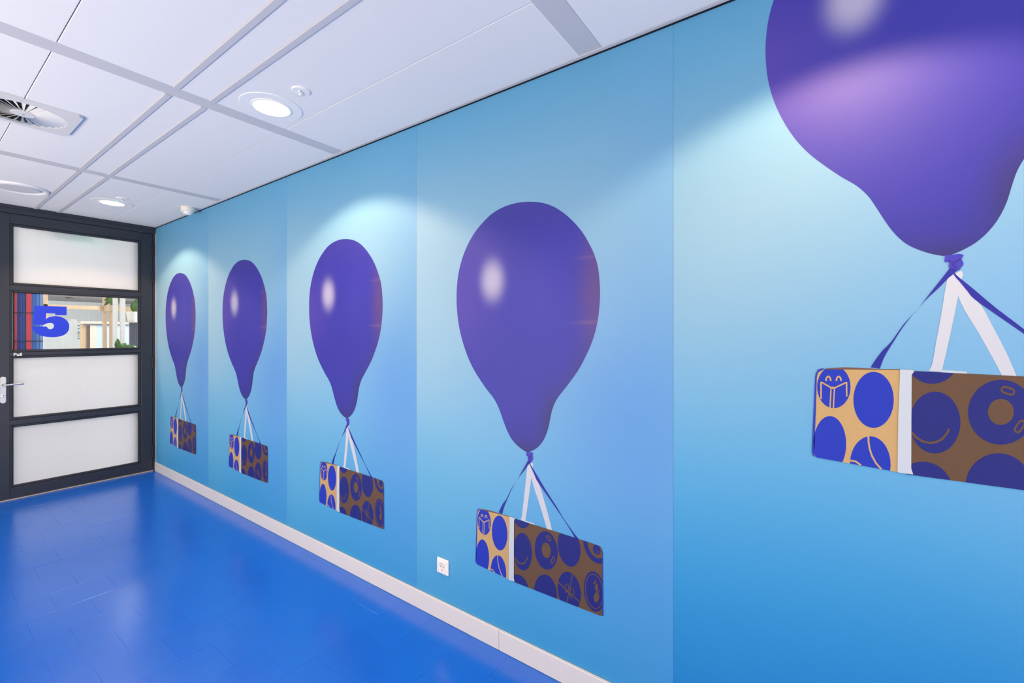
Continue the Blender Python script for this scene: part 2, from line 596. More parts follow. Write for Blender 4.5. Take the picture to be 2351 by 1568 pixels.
def sky_mat(shift):
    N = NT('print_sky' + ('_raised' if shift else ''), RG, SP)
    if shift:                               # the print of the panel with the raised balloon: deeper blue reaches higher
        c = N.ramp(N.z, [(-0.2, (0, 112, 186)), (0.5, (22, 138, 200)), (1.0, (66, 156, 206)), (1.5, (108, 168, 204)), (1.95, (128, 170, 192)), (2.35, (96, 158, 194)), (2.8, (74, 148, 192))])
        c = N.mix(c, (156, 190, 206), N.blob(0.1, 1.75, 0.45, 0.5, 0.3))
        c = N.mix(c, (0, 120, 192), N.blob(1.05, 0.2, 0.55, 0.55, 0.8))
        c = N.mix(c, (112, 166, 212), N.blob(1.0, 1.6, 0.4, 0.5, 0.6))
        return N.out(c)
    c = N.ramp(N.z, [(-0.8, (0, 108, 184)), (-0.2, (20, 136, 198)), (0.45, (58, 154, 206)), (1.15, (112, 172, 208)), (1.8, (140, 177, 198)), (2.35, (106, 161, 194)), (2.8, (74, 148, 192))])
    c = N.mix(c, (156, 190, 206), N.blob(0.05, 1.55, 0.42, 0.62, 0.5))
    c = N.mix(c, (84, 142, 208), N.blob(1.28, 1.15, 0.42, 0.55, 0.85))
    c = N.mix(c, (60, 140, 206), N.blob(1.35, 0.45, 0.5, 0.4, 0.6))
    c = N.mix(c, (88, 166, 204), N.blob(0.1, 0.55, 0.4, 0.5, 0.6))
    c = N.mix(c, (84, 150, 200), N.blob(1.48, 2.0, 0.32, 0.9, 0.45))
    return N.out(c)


def balloon_mat(shift):
    N = NT('print_balloon' + ('_raised' if shift else ''), 0.58, 0.75)
    if shift:
        N.z = N.math('SUBTRACT', N.z, shift)

    def B(x, y, sx, sy, amp, rot=0, power=2):
        u, z = Z4(x, y)
        du = abs(Z4(x + sx, y)[0] - Z4(x - sx, y)[0]) / 2
        dz = abs(Z4(x, y + sy)[1] - Z4(x, y - sy)[1]) / 2
        return N.blob(u, z, du, dz, amp, rot, power)
    c = N.ramp(N.z, [(0.95, (16, 12, 118)), (1.1, (20, 16, 150)), (1.35, (22, 18, 150)), (1.7, (28, 22, 152)), (2.0, (26, 20, 148)), (2.15, (34, 26, 136))])
    c = N.mix(c, (78, 54, 160), B(150, 640, 170, 260, 0.6))  # lilac lamp sheen on the left, put into the print colour
    c = N.mix(c, (42, 36, 160), B(660, 560, 140, 260, 0.5))
    c = N.mix(c, (78, 48, 116), B(985, 560, 130, 420, 0.85, 0, 3))
    c = N.mix(c, (42, 28, 104), B(860, 1040, 70, 200, 0.6, -0.45))
    c = N.mix(c, (16, 13, 82), B(720, 1330, 75, 190, 0.9))
    c = N.mix(c, (16, 13, 88), B(560, 1475, 120, 50, 0.7))
    c = N.mix(c, (120, 88, 130), B(915, 367, 70, 9, 0.3))
    c = N.mix(c, (126, 92, 130), B(915, 735, 80, 11, 0.35))
    c = N.mix(c, (172, 168, 196), B(368, 500, 62, 110, 0.9, 0.05, 3))
    return N.out(c)


def ribbon_mat(shift):
    N = NT('print_ribbon_blue' + ('_raised' if shift else ''), RG, SP)
    return N.out(N.ramp(N.z, [(0.6 + shift, (4, 24, 140)), (0.95 + shift, (28, 26, 148))]))


def panel_mats(shift):
    return dict(sky=sky_mat(shift), balloon=balloon_mat(shift), ribbon=ribbon_mat(shift))


def flat(name, polys, layer, m, parent, dz, ztop):
    """printed shape: polygons in design (u, z) laid on the panel, one thin ink layer above the last"""
    bm = bmesh.new()
    y = -0.0008 - layer * 0.00035
    for k, poly in enumerate(polys):
        p = [(u, z + dz) for u, z in poly]
        p = clip_half(p, 0, 1, ztop)
        q = []
        for a in p:
            if not q or math.hypot(a[0] - q[-1][0], a[1] - q[-1][1]) > 1e-5:
                q.append(a)
        if len(q) > 2 and math.hypot(q[0][0] - q[-1][0], q[0][1] - q[-1][1]) < 1e-5:
            q.pop()
        if len(q) < 3:
            continue
        f = bm.faces.new([bm.verts.new((u, y - k * 0.000006, z)) for u, z in q])
        f.normal_update()
        if f.normal.y > 0:
            f.normal_flip()
    bmesh.ops.triangulate(bm, faces=bm.faces[:], ngon_method='EAR_CLIP')
    return new_obj(name, bm, m, parent)


def band_poly(f, pts, wd, clip=None):
    L, R = stroke(f, pts, wd)
    out = []
    for i in range(len(L) - 1):
        q = [L[i], L[i + 1], R[i + 1], R[i]]
        if clip:
            q = clip_convex(q, clip)
        if len(q) > 2:
            out.append(q)
    return out


def arc(cx, cy, rx, ry, a0, a1, n=14):
    return [(cx + rx * math.cos(math.radians(a0 + (a1 - a0) * i / n)), cy + ry * math.sin(math.radians(a0 + (a1 - a0) * i / n))) for i in range(n + 1)]


def CS(*e):
    return clip_convex(ellipse(Q5, *e), FACE_S)


def CF5(*e):
    return clip_convex(ellipse(Q5, *e), FACE_F)


def CF4(*e):
    return clip_convex(ellipse(Q4, *e), FACE_F)


SH = 0.33                                   # slope of the wall's horizontals in the crop of the fourth panel
DOTS_S = [CS(299, 858, 100, 127), CS(537, 935, 121, 168), CS(275, 1200, 98, 168), CS(517, 1322, 122, 169)]
DOTS_F = [CF5(888, 655, 172, 184), CF5(905, 1071, 152, 185), CF5(1300, 1009, 197, 194), CF5(830, 1490, 182, 185), CF5(1285, 1450, 197, 195),
          CF4(896, 892, 91, 152, 0, SH), CF4(1120, 862, 112, 158, 0, SH), CF4(898, 1243, 93, 153, 0, SH), CF4(1098, 1245, 84, 160, 0, SH)]
# tan line art over the dots
READER = sum([band_poly(Q5, arc(266, 822, 14, 27, 180, 360), 10), band_poly(Q5, arc(328, 822, 14, 27, 180, 360), 10),
              band_poly(Q5, [(222, 930), (222, 828), (226, 830), (290, 866), (298, 866), (370, 832), (375, 828), (376, 915)], 9),
              band_poly(Q5, [(276, 984), (282, 872)], 8), band_poly(Q5, [(296, 984), (302, 872)], 8), band_poly(Q5, arc(292, 870, 13, 10, 180, 360), 8)], [])
BALL = sum([band_poly(Q5, [(506, 1153), (507, 1190), (514, 1230), (528, 1272), (552, 1315), (585, 1352)], 11, FACE_S), band_poly(Q5, [(394, 1297), (430, 1304), (462, 1327)], 11, FACE_S)], [])
SMILE = band_poly(Q5, [(764, 1128), (790, 1158), (830, 1183), (875, 1193), (915, 1187), (950, 1167), (976, 1135), (989, 1108)], 14, FACE_F)
HOLE = [CF5(1299, 1007, 78, 78)]


def capsule(cx, cy, hl, hw, rot):
    p = arc(cx + hl - hw, cy, hw, hw, -90, 90, 8) + arc(cx - hl + hw, cy, hw, hw, 90, 270, 8)
    c, s = math.cos(rot), math.sin(rot)
    return [Q5(cx + (x - cx) * c - (y - cy) * s, cy + (x - cx) * s + (y - cy) * c) for x, y in p]


CAP_O = [capsule(1341, 880, 45, 24, 0.3), capsule(1412, 1094, 45, 24, -0.95)]
CAP_I = [capsule(1341, 880, 32, 11, 0.3), capsule(1412, 1094, 32, 11, -0.95)]
EYE_T = [CF4(1122, 875, 77, 102, 0, SH)]
EYE_B = [CF4(1118, 912, 31, 40, 0, SH)]
EYE_S = band_poly(Q4, [(1114, 940), (1123, 943), (1130, 932), (1130, 918)], 6, FACE_F)
GIFT = sum([band_poly(Q4, [(807, 1168), (898, 1252), (985, 1332)], 8, FACE_F), band_poly(Q4, [(925, 1102), (912, 1180), (896, 1252), (878, 1332)], 7, FACE_F),
            band_poly(Q4, arc(879, 1212, 14, 29, 0, 360, 18), 6), band_poly(Q4, arc(921, 1247, 16, 26, 0, 360, 18), 6),
            band_poly(Q4, [(896, 1250), (862, 1247)], 7), band_poly(Q4, [(898, 1255), (918, 1302)], 7)], [])
SOCKRING = band_poly(Q4, [(x, y + SH * (x - 1098)) for x, y in arc(1098, 1243, 70, 136, 0, 360, 30)], 7, FACE_F)
SOCK = [smooth_loop([Q4(*p) for p in q], 3) if len(q) > 5 else [Q4(*p) for p in q] for q in ([(1088, 1180), (1107, 1153), (1116, 1165), (1096, 1192)], [(1101, 1206), (1122, 1179), (1128, 1215), (1124, 1246), (1137, 1272), (1136, 1300), (1120, 1330), (1104, 1328), (1094, 1305), (1096, 1275), (1112, 1246)], [(1130, 1225), (1140, 1228), (1143, 1262), (1134, 1250)])]

pm_low, pm_high = panel_mats(0.0), panel_mats(S5)
LABELS = ['mural panel with the smallest-looking balloon, beside the dark door', 'mural panel with the second balloon from the dark door', 'mural panel with the third balloon from the door, lit by the lamp pool', 'mural panel with the balloon right of the wall socket, hanging just above the baseboard', 'mural panel with the huge cropped balloon and raised parcel at the right edge']
for i in range(5):
    y0 = SEAM4 + PW * (3 - i) if i < 4 else SEAM5
    if i == 0:
        y0 = DY - 0.004
    dsg = 0.0 if i else (DY - 0.004) - (SEAM4 + PW * 3)   # print stays on its pitch
    hi = i == 4
    dz = S5 if hi else 0.0
    pm = pm_high if hi else pm_low
    yl = SEAM4 + PW * (3 - i) if i < 4 else SEAM5
    y1 = (SEAM4 + PW * (2 - i)) if i < 3 else (SEAM5 if i == 3 else SEAM5 - PW)
    root = empty('mural_panel', (WX, yl, 0), -PI / 2)
    tag(root, LABELS[i], 'wall mural', 'balloon mural panels along the corridor wall')
    u0, u1, zt = yl - y0 + 0.0004, yl - y1 - 0.0004, H - 0.007
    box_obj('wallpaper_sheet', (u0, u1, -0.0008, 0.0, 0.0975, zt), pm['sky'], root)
    b = flat('balloon', [BALLOON], 1, pm['balloon'], root, dz, zt)
    b['label'] = 'glossy purple party balloon printed on the panel'
    for r, ly in ((RIB_W2, 1), (RIB_W1, 2)):
        flat('ribbon', [r], ly, M['print_ribbon_white'], root, dz, zt)['label'] = 'white ribbon'
    for r, ly in ((RIB_R, 3), (RIB_L, 4)):
        flat('ribbon', [r], ly, pm['ribbon'], root, dz, zt)['label'] = 'blue ribbon'
    kn = flat('balloon_knot', [KNOT], 5, M['print_knot'], root, dz, zt)
    flat('knot_fold', KNOT_FOLDS[:1], 6, M['print_fold'], kn, dz, zt)
    flat('knot_fold', KNOT_FOLDS[1:], 7, M['print_fold'], kn, dz, zt)
    pf = flat('parcel_front', [FACE_F], 4, M['print_card_front'], root, dz, zt)
    ps = flat('parcel_side', [FACE_S], 4, M['print_card_side'], root, dz, zt)
    flat('parcel_flap', [FLAP], 3, M['print_flap'], root, dz, zt)
    flat('parcel_edge', [EDGE_L], 5, M['print_edge'], ps, dz, zt)
    flat('parcel_edge', [EDGE_T], 3, M['print_top'], ps, dz, zt)
    for d in DOTS_S:
        flat('dot', [d], 5, M['print_dot_side'], ps, dz, zt)
    for d in DOTS_F:
        flat('dot', [d], 5, M['print_dot_front'], pf, dz, zt)
    flat('parcel_edge', [EDGE_R], 8, M['print_edge'], pf, dz, zt)
    flat('reader_motif', READER, 6, M['print_card_side'], ps, dz, zt)
    flat('ball_motif', BALL[:5], 6, M['print_card_side'], ps, dz, zt)
    flat('ball_motif', BALL[5:], 6, M['print_card_side'], ps, dz, zt)
    for nm, pl in (('smile_motif', SMILE), ('ring_hole', HOLE), ('gift_motif', GIFT), ('badge_ring', SOCKRING), ('sock_motif', SOCK), ('eye_motif', EYE_T)):
        flat(nm, pl, 6, M['print_card_front'], pf, dz, zt)
    for a, bq in zip(CAP_O, CAP_I):
        flat('valve_motif', [a], 6, M['print_card_front'], pf, dz, zt)
        flat('valve_motif', [bq], 7, M['print_dot_front'], pf, dz, zt)
    flat('eye_motif', EYE_B, 7, M['print_dot_front'], pf, dz, zt)
    flat('eye_motif', EYE_S, 8, M['print_card_front'], pf, dz, zt)
    flat('parcel_strap', [STRAP], 9, M['print_strap'], root, dz, zt)['label'] = 'white strap around the parcel'

# ------------------------------------------------------------------ wall socket
sy, sz = 1.6535, 0.2865
so = empty('wall_socket', (WX - 0.0008, sy, sz - 0.04), -PI / 2)
tag(so, 'white square wall socket below the mural balloon', 'wall socket')
bm = bmesh.new()
box(bm, -0.041, 0.041, -0.011, 0.0, 0, 0.08, bevel=0.004, seg=3)
fr = new_obj('frame', bm, M['plastic'], so)
bm = bmesh.new()
n = 40                                      # insert: square plate with a round well
outer = []
for i in range(n):
    a = 2 * PI * (i + 0.5) / n
    c, s = math.cos(a), math.sin(a)
    k = 0.0275 / max(abs(c), abs(s))
    outer.append((k * c, k * s))
rings = [[(x, -0.0105, y) for x, y in outer], [(x, -0.0135, y) for x, y in outer]]
for r, y in ((0.0205, -0.0135), (0.0195, -0.0125)):
    rings.append([(r * math.cos(2 * PI * (i + 0.5) / n), y, r * math.sin(2 * PI * (i + 0.5) / n)) for i in range(n)])
vr = [[bm.verts.new((x, y, z + 0.04)) for x, y, z in r] for r in rings]
for a, b in zip(vr, vr[1:]):
    for i in range(n):
        bm.faces.new((a[i], a[(i + 1) % n], b[(i + 1) % n], b[i]))
bmesh.ops.recalc_face_normals(bm, faces=bm.faces)
new_obj('insert', bm, M['plastic'], so)
# real well: ring wall and floor standing proud of the frame plate
bm = bmesh.new()
lathe(bm, [(0.0196, 0.0), (0.0196, 0.0025), (0.0190, 0.0025), (0.0188, 0.0004), (0.0, 0.0004)], 40)
o = new_obj('well', bm, M['plastic_warm'], so)
o.rotation_euler = (PI / 2, 0, 0)
o.location = (0, -0.0111, 0.04)
for s in (-1, 1):
    o = lathe_obj('pin_hole', [(0.0026, 0.0), (0.0026, 0.0006), (0.0, 0.0006)], M['black'], so, 14)
    o.rotation_euler = (PI / 2, 0, 0)
    o.location = (s * 0.0095, -0.0114, 0.04)
    box_obj('earth_clip', (-0.003, 0.003, -0.0142, -0.011, 0.04 + s * 0.0178 - 0.0013, 0.04 + s * 0.0178 + 0.0013), M['pin'], so)

# ------------------------------------------------------------------ ceiling fittings
def downlight(x, y, label, visible=True, led=False):
    t = empty('recessed_downlight', (x, y, H))
    tag(t, label, 'downlight', 'recessed ceiling downlights')
    lathe_obj('trim_ring', [(0.146, 0.001), (0.146, -0.002), (0.144, -0.0032), (0.096, -0.0036), (0.094, -0.0065), (0.086, -0.0068), (0.083, -0.003), (0.083, 0.001)], M['plastic'], t, 64)
    lathe_obj('diffuser', [(0.0832, -0.0012), (0.08, -0.0042), (0.0, -0.0046)], M['lamp_lit'], t, 48)
    if led:
        lathe_obj('indicator_led', [(0.005, -0.0034), (0.004, -0.006), (0, -0.0065)], M['led_green'], t, 12, loc=(led[0] - x, led[1] - y, 0))
    l = bpy.data.lights.new('downlight_beam', 'SPOT')
    l.energy = SPOT_W
    l.color = SPOT_COL
    l.spot_size = math.radians(128)
    l.spot_blend = 0.26
    l.shadow_soft_size = 0.05
    lo = bpy.data.objects.new('downlight_beam', l)
    col.objects.link(lo)
    lo.parent = t
    lo.location = (0, 0, -0.012)


def pt_ceil(px, py):
    d = ray(px, py)
    t = (H - CAMZ) / d[2]
    return d[0] * t, d[1] * t


downlight(1.142, 2.335, 'large lit round downlight beside the small round detector, in the nearer tile row')
downlight(1.152, 5.215, 'lit round downlight with green indicator, close to the dark door', led=pt_ceil(269, 461))
downlight(1.145, -0.10, 'lit round downlight above the nearest mural panel, out of frame')
for y, wh in ((-0.1, 'level with the nearest mural panel'), (2.335, 'level with the air vent'), (5.215, 'nearest the dark door')):  # extra unseen downlights, added as fill
    downlight(-0.7, y, 'unseen round downlight added as fill on the left side, ' + wh + ', out of frame')


def small_spot(px, py, label):
    x, y = pt_ceil(px, py)
    t = empty('emergency_light', (x, y, H))
    tag(t, label, 'emergency light', 'small round emergency lights')
    lathe_obj('disc', [(0.042, 0.001), (0.042, -0.004), (0.039, -0.0065), (0.0, -0.007)], M['plastic'], t, 40)
    bm = bmesh.new()
    box(bm, -0.012, 0.012, -0.006, 0.006, -0.013, -0.006, bevel=0.002, seg=2)
    o = new_obj('lens_holder', bm, M['plastic'], t)
    o.rotation_euler.z = 0.6
    bm = bmesh.new()
    lathe(bm, [(0.007, -0.006), (0.007, -0.016), (0.005, -0.018), (0.0, -0.0185)], 20)
    o = new_obj('lens', bm, M['lens'], t, True)
    o.location = (0.006, 0.014, 0)
    o = lathe_obj('screw', [(0.003, -0.0065), (0.003, -0.009), (0, -0.0095)], M['black'], t, 10, loc=(-0.006, -0.010, 0))


small_spot(690.5, 208, 'small round emergency light disc next to the nearer downlight')
small_spot(280, 455.5, 'small round emergency light disc beside the downlight near the door')

# ceiling loudspeaker / valve ring near the door
x, y = 0.598, 5.29
t = empty('ceiling_speaker', (x, y, H))
tag(t, 'unlit round ceiling speaker with raised white ring above the door', 'speaker')
lathe_obj('ring', [(0.172, 0.001), (0.172, -0.006), (0.168, -0.012), (0.158, -0.014), (0.146, -0.011), (0.140, -0.003), (0.139, 0.001)], M['plastic'], t, 64, smooth=True)
lathe_obj('grille', [(0.1395, -0.0005), (0.124, -0.001), (0.121, -0.009), (0.117, -0.011), (0.0, -0.011)], M['mesh_grey'], t, 48)

# motion sensor hanging at the mural wall
x, y = pt_ceil(436, 471)
t = empty('motion_sensor', (1.60, 4.83, H))
tag(t, 'white dome motion sensor on the ceiling corner near the door', 'motion sensor')
lathe_obj('housing', [(0.052, 0.001), (0.054, -0.006), (0.054, -0.034), (0.050, -0.042), (0.040, -0.044)], M['plastic_warm'], t, 40, smooth=True)
lathe_obj('dome_lens', [(0.041, -0.040), (0.040, -0.050), (0.033, -0.062), (0.018, -0.070), (0.0, -0.072)], M['plastic'], t, 32, smooth=True)
box_obj('lens_mask', (-0.050, -0.030, -0.02, 0.02, -0.052, -0.036), M['plastic_warm'], t, bevel=0.004, seg=2)

# swirl air diffuser
vx, vy, vs_ = 0.405, 3.45, 0.198
t = empty('air_vent', (vx, vy, H))
tag(t, 'white square ceiling air vent with radial swirl blades', 'air vent')
bm = bmesh.new()
n = 64
RH = 0.165
sq, ci = [], []
for i in range(n):
    a = 2 * PI * (i + 0.5) / n
    c, s = math.cos(a), math.sin(a)
    k = vs_ / max(abs(c), abs(s))
    sq.append((k * c, k * s))
    ci.append((RH * c, RH * s))
L0 = [bm.verts.new((x, y, 0.0)) for x, y in sq]
L1 = [bm.verts.new((x, y, -0.014)) for x, y in sq]
L2 = [bm.verts.new((x, y, -0.014)) for x, y in ci]
L3 = [bm.verts.new((x, y, -0.002)) for x, y in ci]
for a, b in ((L0, L1), (L1, L2), (L2, L3)):
    for i in range(n):
        bm.faces.new((a[i], a[(i + 1) % n], b[(i + 1) % n], b[i]))
bmesh.ops.recalc_face_normals(bm, faces=bm.faces)
new_obj('face_plate', bm, M['vent_white'], t)
lathe_obj('duct_backing', [(RH + 0.005, -0.0012), (0.0, -0.0012)], M['black'], t, 40)
lathe_obj('hub', [(0.046, -0.002), (0.046, -0.0135), (0.043, -0.015), (0.0, -0.0155)], M['vent_white'], t, 32)
lathe_obj('hub_screw', [(0.004, -0.015), (0.004, -0.0175), (0, -0.018)], M['metal'], t, 10)
bm = bmesh.new()
NB = 30
tw = 0.42
pts = []
for r, wd in ((0.043, 0.0050), (RH - 0.0005, 0.0185)):
    for sgn, zz in ((1, -0.0138), (-1, -0.0042)):
        pts.append((r, sgn * wd * 0.47, zz))
a, b, c, d = (bm.verts.new(p) for p in pts)
bm.faces.new((a, b, d, c))
e = bmesh.ops.extrude_face_region(bm, geom=bm.faces[:])
for v in e['geom']:
    if isinstance(v, bmesh.types.BMVert):
        v.co.z += 0.0012
bmesh.ops.recalc_face_normals(bm, faces=bm.faces)
bl = new_obj('blade', bm, M['vent_white'], t)
for i in range(1, NB):
    link_copy(bl, 'blade', t, rot=(0, 0, 2 * PI * i / NB))

# ------------------------------------------------------------------ door
FT = 0.06                                   # leaf thickness
fr = empty('door_frame', (0, DY, 0))
fr.name = 'trim_2'
structure(fr, 'dark grey metal frame around the glazed door')
box_obj('head', (0.47, WX - 0.004, -0.012, 0.085, LEAFZ + 0.004, H - 0.0005), M['door'], fr, bevel=0.003, seg=2)
box_obj('head_stop', (0.47, WX - 0.004, -0.020, -0.008, H - 0.030, H - 0.001), M['door'], fr, bevel=0.002)
box_obj('jamb', (LEAF1 + 0.004, WX - 0.0085, -0.012, 0.085, 0.0, LEAFZ + 0.004), M['door'], fr, bevel=0.002, seg=2)
box_obj('jamb', (0.47, LEAF0 - 0.004, -0.012, 0.085, 0.0, LEAFZ + 0.004), M['door'], fr, bevel=0.002, seg=2)
box_obj('sealant_bead', (WX - 0.0085, WX - 0.0015, -0.010, 0.02, 0.0985, H - 0.004), M['sealant'], fr)
box_obj('lit_threshold', (0.47, WX - 0.02, 0.0, 0.085, 0.0005, 0.010), M['lit_threshold'], fr, bevel=0.002)

dr = empty('door_1', (0, DY, 0))
structure(dr, 'dark grey door with four horizontal panes, frosted except the one numbered 5')
PX0, PX1 = 0.650, 1.557                     # visible glass
PZ = [(1.990, 2.512), (1.372, 1.903), (0.752, 1.300), (0.130, 0.666)]
BD = 0.020
YF, YK = -0.004, FT
box_obj('stile', (LEAF0, PX0 - BD, YF, YK, 0.018, LEAFZ), M['door'], dr, bevel=0.0015)
box_obj('stile', (PX1 + BD, LEAF1, YF, YK, 0.018, LEAFZ), M['door'], dr, bevel=0.0015)
edges = [LEAFZ] + [v for a, b in PZ for v in (b + BD, a - BD)] + [0.018]
for i in range(5):
    box_obj('rail', (PX0 - BD, PX1 + BD, YF, YK, edges[2 * i + 1], edges[2 * i]), M['door'], dr, bevel=0.0015)


def glass(name, frosted):
    m = bpy.data.materials.new(name)
    m.use_nodes = True
    nt = m.node_tree
    nt.nodes.remove(nt.nodes['Principled BSDF'])
    out = nt.nodes['Material Output']
    N = nt.nodes.new
    tc = N('ShaderNodeTexCoord')
    sp = N('ShaderNodeSeparateXYZ')
    nt.links.new(tc.outputs['Object'], sp.inputs[0])

    def line(sock):                          # 1 on the wire, 0 between wires; wires every 10.5 mm
        a = N('ShaderNodeMath')
        a.operation = 'PINGPONG'
        a.inputs[1].default_value = 0.00525
        nt.links.new(sock, a.inputs[0])
        b = N('ShaderNodeMath')
        b.operation = 'LESS_THAN'
        b.inputs[1].default_value = 0.0007
        nt.links.new(a.outputs[0], b.inputs[0])
        return b.outputs[0]
    wire = N('ShaderNodeMath')
    wire.operation = 'MAXIMUM'
    nt.links.new(line(sp.outputs['X']), wire.inputs[0])
    nt.links.new(line(sp.outputs['Z']), wire.inputs[1])
    if frosted:
        body = N('ShaderNodeMixShader')
        body.inputs[0].default_value = 0.30
        tl = N('ShaderNodeBsdfTranslucent')
        tl.inputs[0].default_value = (0.585, 0.585, 0.59, 1)
        df = N('ShaderNodeBsdfDiffuse')
        df.inputs[0].default_value = (0.75, 0.75, 0.76, 1)
        nt.links.new(tl.outputs[0], body.inputs[1])
        nt.links.new(df.outputs[0], body.inputs[2])
    else:
        body = N('ShaderNodeBsdfTransparent')
        body.inputs[0].default_value = (0.96, 0.98, 0.97, 1)
    gl = N('ShaderNodeBsdfGlossy')
    gl.inputs['Roughness'].default_value = 0.25 if frosted else 0.02
    fr_ = N('ShaderNodeFresnel')
    fr_.inputs[0].default_value = 1.35
    m1 = N('ShaderNodeMixShader')
    nt.links.new(fr_.outputs[0], m1.inputs[0])
    nt.links.new(body.outputs[0], m1.inputs[1])
    nt.links.new(gl.outputs[0], m1.inputs[2])
    wd = N('ShaderNodeBsdfDiffuse')
    wd.inputs[0].default_value = (0.35, 0.35, 0.37, 1)
    f2 = N('ShaderNodeMath')
    f2.operation = 'MULTIPLY'
    f2.inputs[1].default_value = 0.2 if frosted else 0.28
    nt.links.new(wire.outputs[0], f2.inputs[0])
    m2 = N('ShaderNodeMixShader')
    nt.links.new(f2.outputs[0], m2.inputs[0])
    nt.links.new(m1.outputs[0], m2.inputs[1])
    nt.links.new(wd.outputs[0], m2.inputs[2])
    nt.links.new(m2.outputs[0], out.inputs[0])
    return m


M['frosted'] = glass('frosted_wired_glass', True)
M['clear'] = glass('clear_wired_glass', False)
GY = 0.018
for i, (z0, z1) in enumerate(PZ):
    bm = bmesh.new()
    v = [bm.verts.new(p) for p in ((PX0 - 0.006, GY, z0 - 0.006), (PX1 + 0.006, GY, z0 - 0.006), (PX1 + 0.006, GY, z1 + 0.006), (PX0 - 0.006, GY, z1 + 0.006))]
    bm.faces.new(v)
    p = new_obj('pane', bm, M['clear'] if i == 1 else M['frosted'], dr)
    p['label'] = 'clear wired glass pane' if i == 1 else 'frosted wired glass pane'
    for (x0, x1, a, b) in ((PX0 - BD, PX0, z0 - BD, z1 + BD), (PX1, PX1 + BD, z0 - BD, z1 + BD), (PX0, PX1, z1, z1 + BD), (PX0, PX1, z0 - BD, z0)):
        box_obj('glazing_bead', (x0 + 0.001, x1 - 0.001 if x1 - x0 < 0.1 else x1, -0.001, GY - 0.001, a + 0.001, b - 0.001), M['bead'], p, bevel=0.003, seg=2)
        box_obj('rear_bead', (x0 + 0.001, x1 - 0.001 if x1 - x0 < 0.1 else x1, GY + 0.001, YK - 0.004, a + 0.001, b - 0.001), M['bead'], p)
    gk = bmesh.new()
    for (x0, x1, a, b) in ((PX0, PX0 + 0.004, z0, z1), (PX1 - 0.004, PX1, z0, z1), (PX0, PX1, z1 - 0.004, z1), (PX0, PX1, z0, z0 + 0.003)):
        box(gk, x0, x1, GY - 0.005, GY - 0.0005, a, b)
    new_obj('gasket', gk, M['gasket'], p)

# numeral 5 on the clear pane, traced on the glass plane
def F5(x, y):
    px, py = x / 6.915, 640 + y / 6.917
    return on_y(px, py, DY + GY - 0.001)


pts5 = [(547, 430), (1057, 443), (1057, 560), (1050, 580), (876, 576), (876, 552), (735, 547), (726, 645), (760, 618), (810, 602), (870, 594), (920, 596), (980, 610), (1035, 640), (1075, 680), (1097, 725), (1100, 770), (1090, 815), (1060, 860), (1010, 895), (950, 915), (880, 926), (800, 927), (720, 920), (640, 900), (580, 870), (540, 835), (520, 800), (510, 757), (740, 760), (755, 780), (775, 796), (800, 801), (830, 793), (850, 770), (857, 745), (848, 722), (830, 708), (800, 703), (760, 707), (730, 715), (705, 725), (685, 733), (527, 725)]


pts5 = smooth_corners(pts5)
bm = bmesh.new()
f = bm.faces.new([bm.verts.new((F5(*p)[0], GY - 0.0015, F5(*p)[1])) for p in pts5])
f.normal_update()
if f.normal.y > 0:
    f.normal_flip()
bmesh.ops.triangulate(bm, faces=bm.faces[:], ngon_method='EAR_CLIP')
new_obj('numeral', bm, M['vinyl_blue'], dr)['label'] = 'bold blue number 5'

# "Pull" on the rail
cu = bpy.data.curves.new('pull_text', 'FONT')
cu.body = 'Pull'
cu.size = 0.038
cu.offset = 0.0008
tmp = bpy.data.objects.new('tmp', cu)
col.objects.link(tmp)
bpy.context.view_layer.update()
me = bpy.data.meshes.new_from_object(tmp.evaluated_get(bpy.context.evaluated_depsgraph_get()))
bpy.data.objects.remove(tmp)
me.materials.clear()
me.materials.append(M['white_print'])
o = bpy.data.objects.new('pull_lettering', me)
col.objects.link(o)
o.parent = dr
x, z = on_y(30.5, 817, DY)
o.location = (x, YF - 0.0006, z)
o.rotation_euler = (PI / 2, 0, 0)

# hinges
for a, b in ((561, 588), (624, 649), (819.5, 846), (1020.5, 1048)):
    z1, z0 = on_y(351, a, DY)[1], on_y(351, b, DY)[1]
    bm = bmesh.new()
    zm = (z0 + z1) / 2
    lathe(bm, [(0, z0), (0.0075, z0 + 0.002), (0.0075, zm - 0.0015), (0.006, zm), (0.0075, zm + 0.0015), (0.0075, z1 - 0.002), (0, z1)], 16)
    o = new_obj('hinge', bm, M['dark_metal'], dr, False)
    o.location = (LEAF1 + 0.001, -0.015, 0)

# handle set
hx = 0.589
hs = bmesh.new()
n = 12
prof = [(0.0185 * math.cos(a), 0.0185 * math.sin(a)) for a in [PI * i / n for i in range(n + 1)]]
zt_, zb_ = 1.135 - 0.0185, 0.893 + 0.0185
loop = [(x, zt_ + z) for x, z in prof] + [(-x, zb_ - z) for x, z in prof]
lo0 = [hs.verts.new((hx + x, YF, z)) for x, z in loop]
lo1 = [hs.verts.new((hx + x, YF - 0.007, z)) for x, z in loop]
lo2 = [hs.verts.new((hx + x * 0.9, YF - 0.0095, z + (0.0018 if z < 1 else -0.0018))) for x, z in loop]
for a, b in ((lo0, lo1), (lo1, lo2)):
    for i in range(len(loop)):
        hs.faces.new((a[i], a[(i + 1) % len(loop)], b[(i + 1) % len(loop)], b[i]))
hs.faces.new(lo2)
bmesh.ops.recalc_face_normals(hs, faces=hs.faces)
hp = new_obj('handle_plate', hs, M['plate'], dr)
zl = on_y(14, 884, DY - 0.05)[1]
lv = bmesh.new()
xe = on_y(55, 884, DY - 0.058)[0]
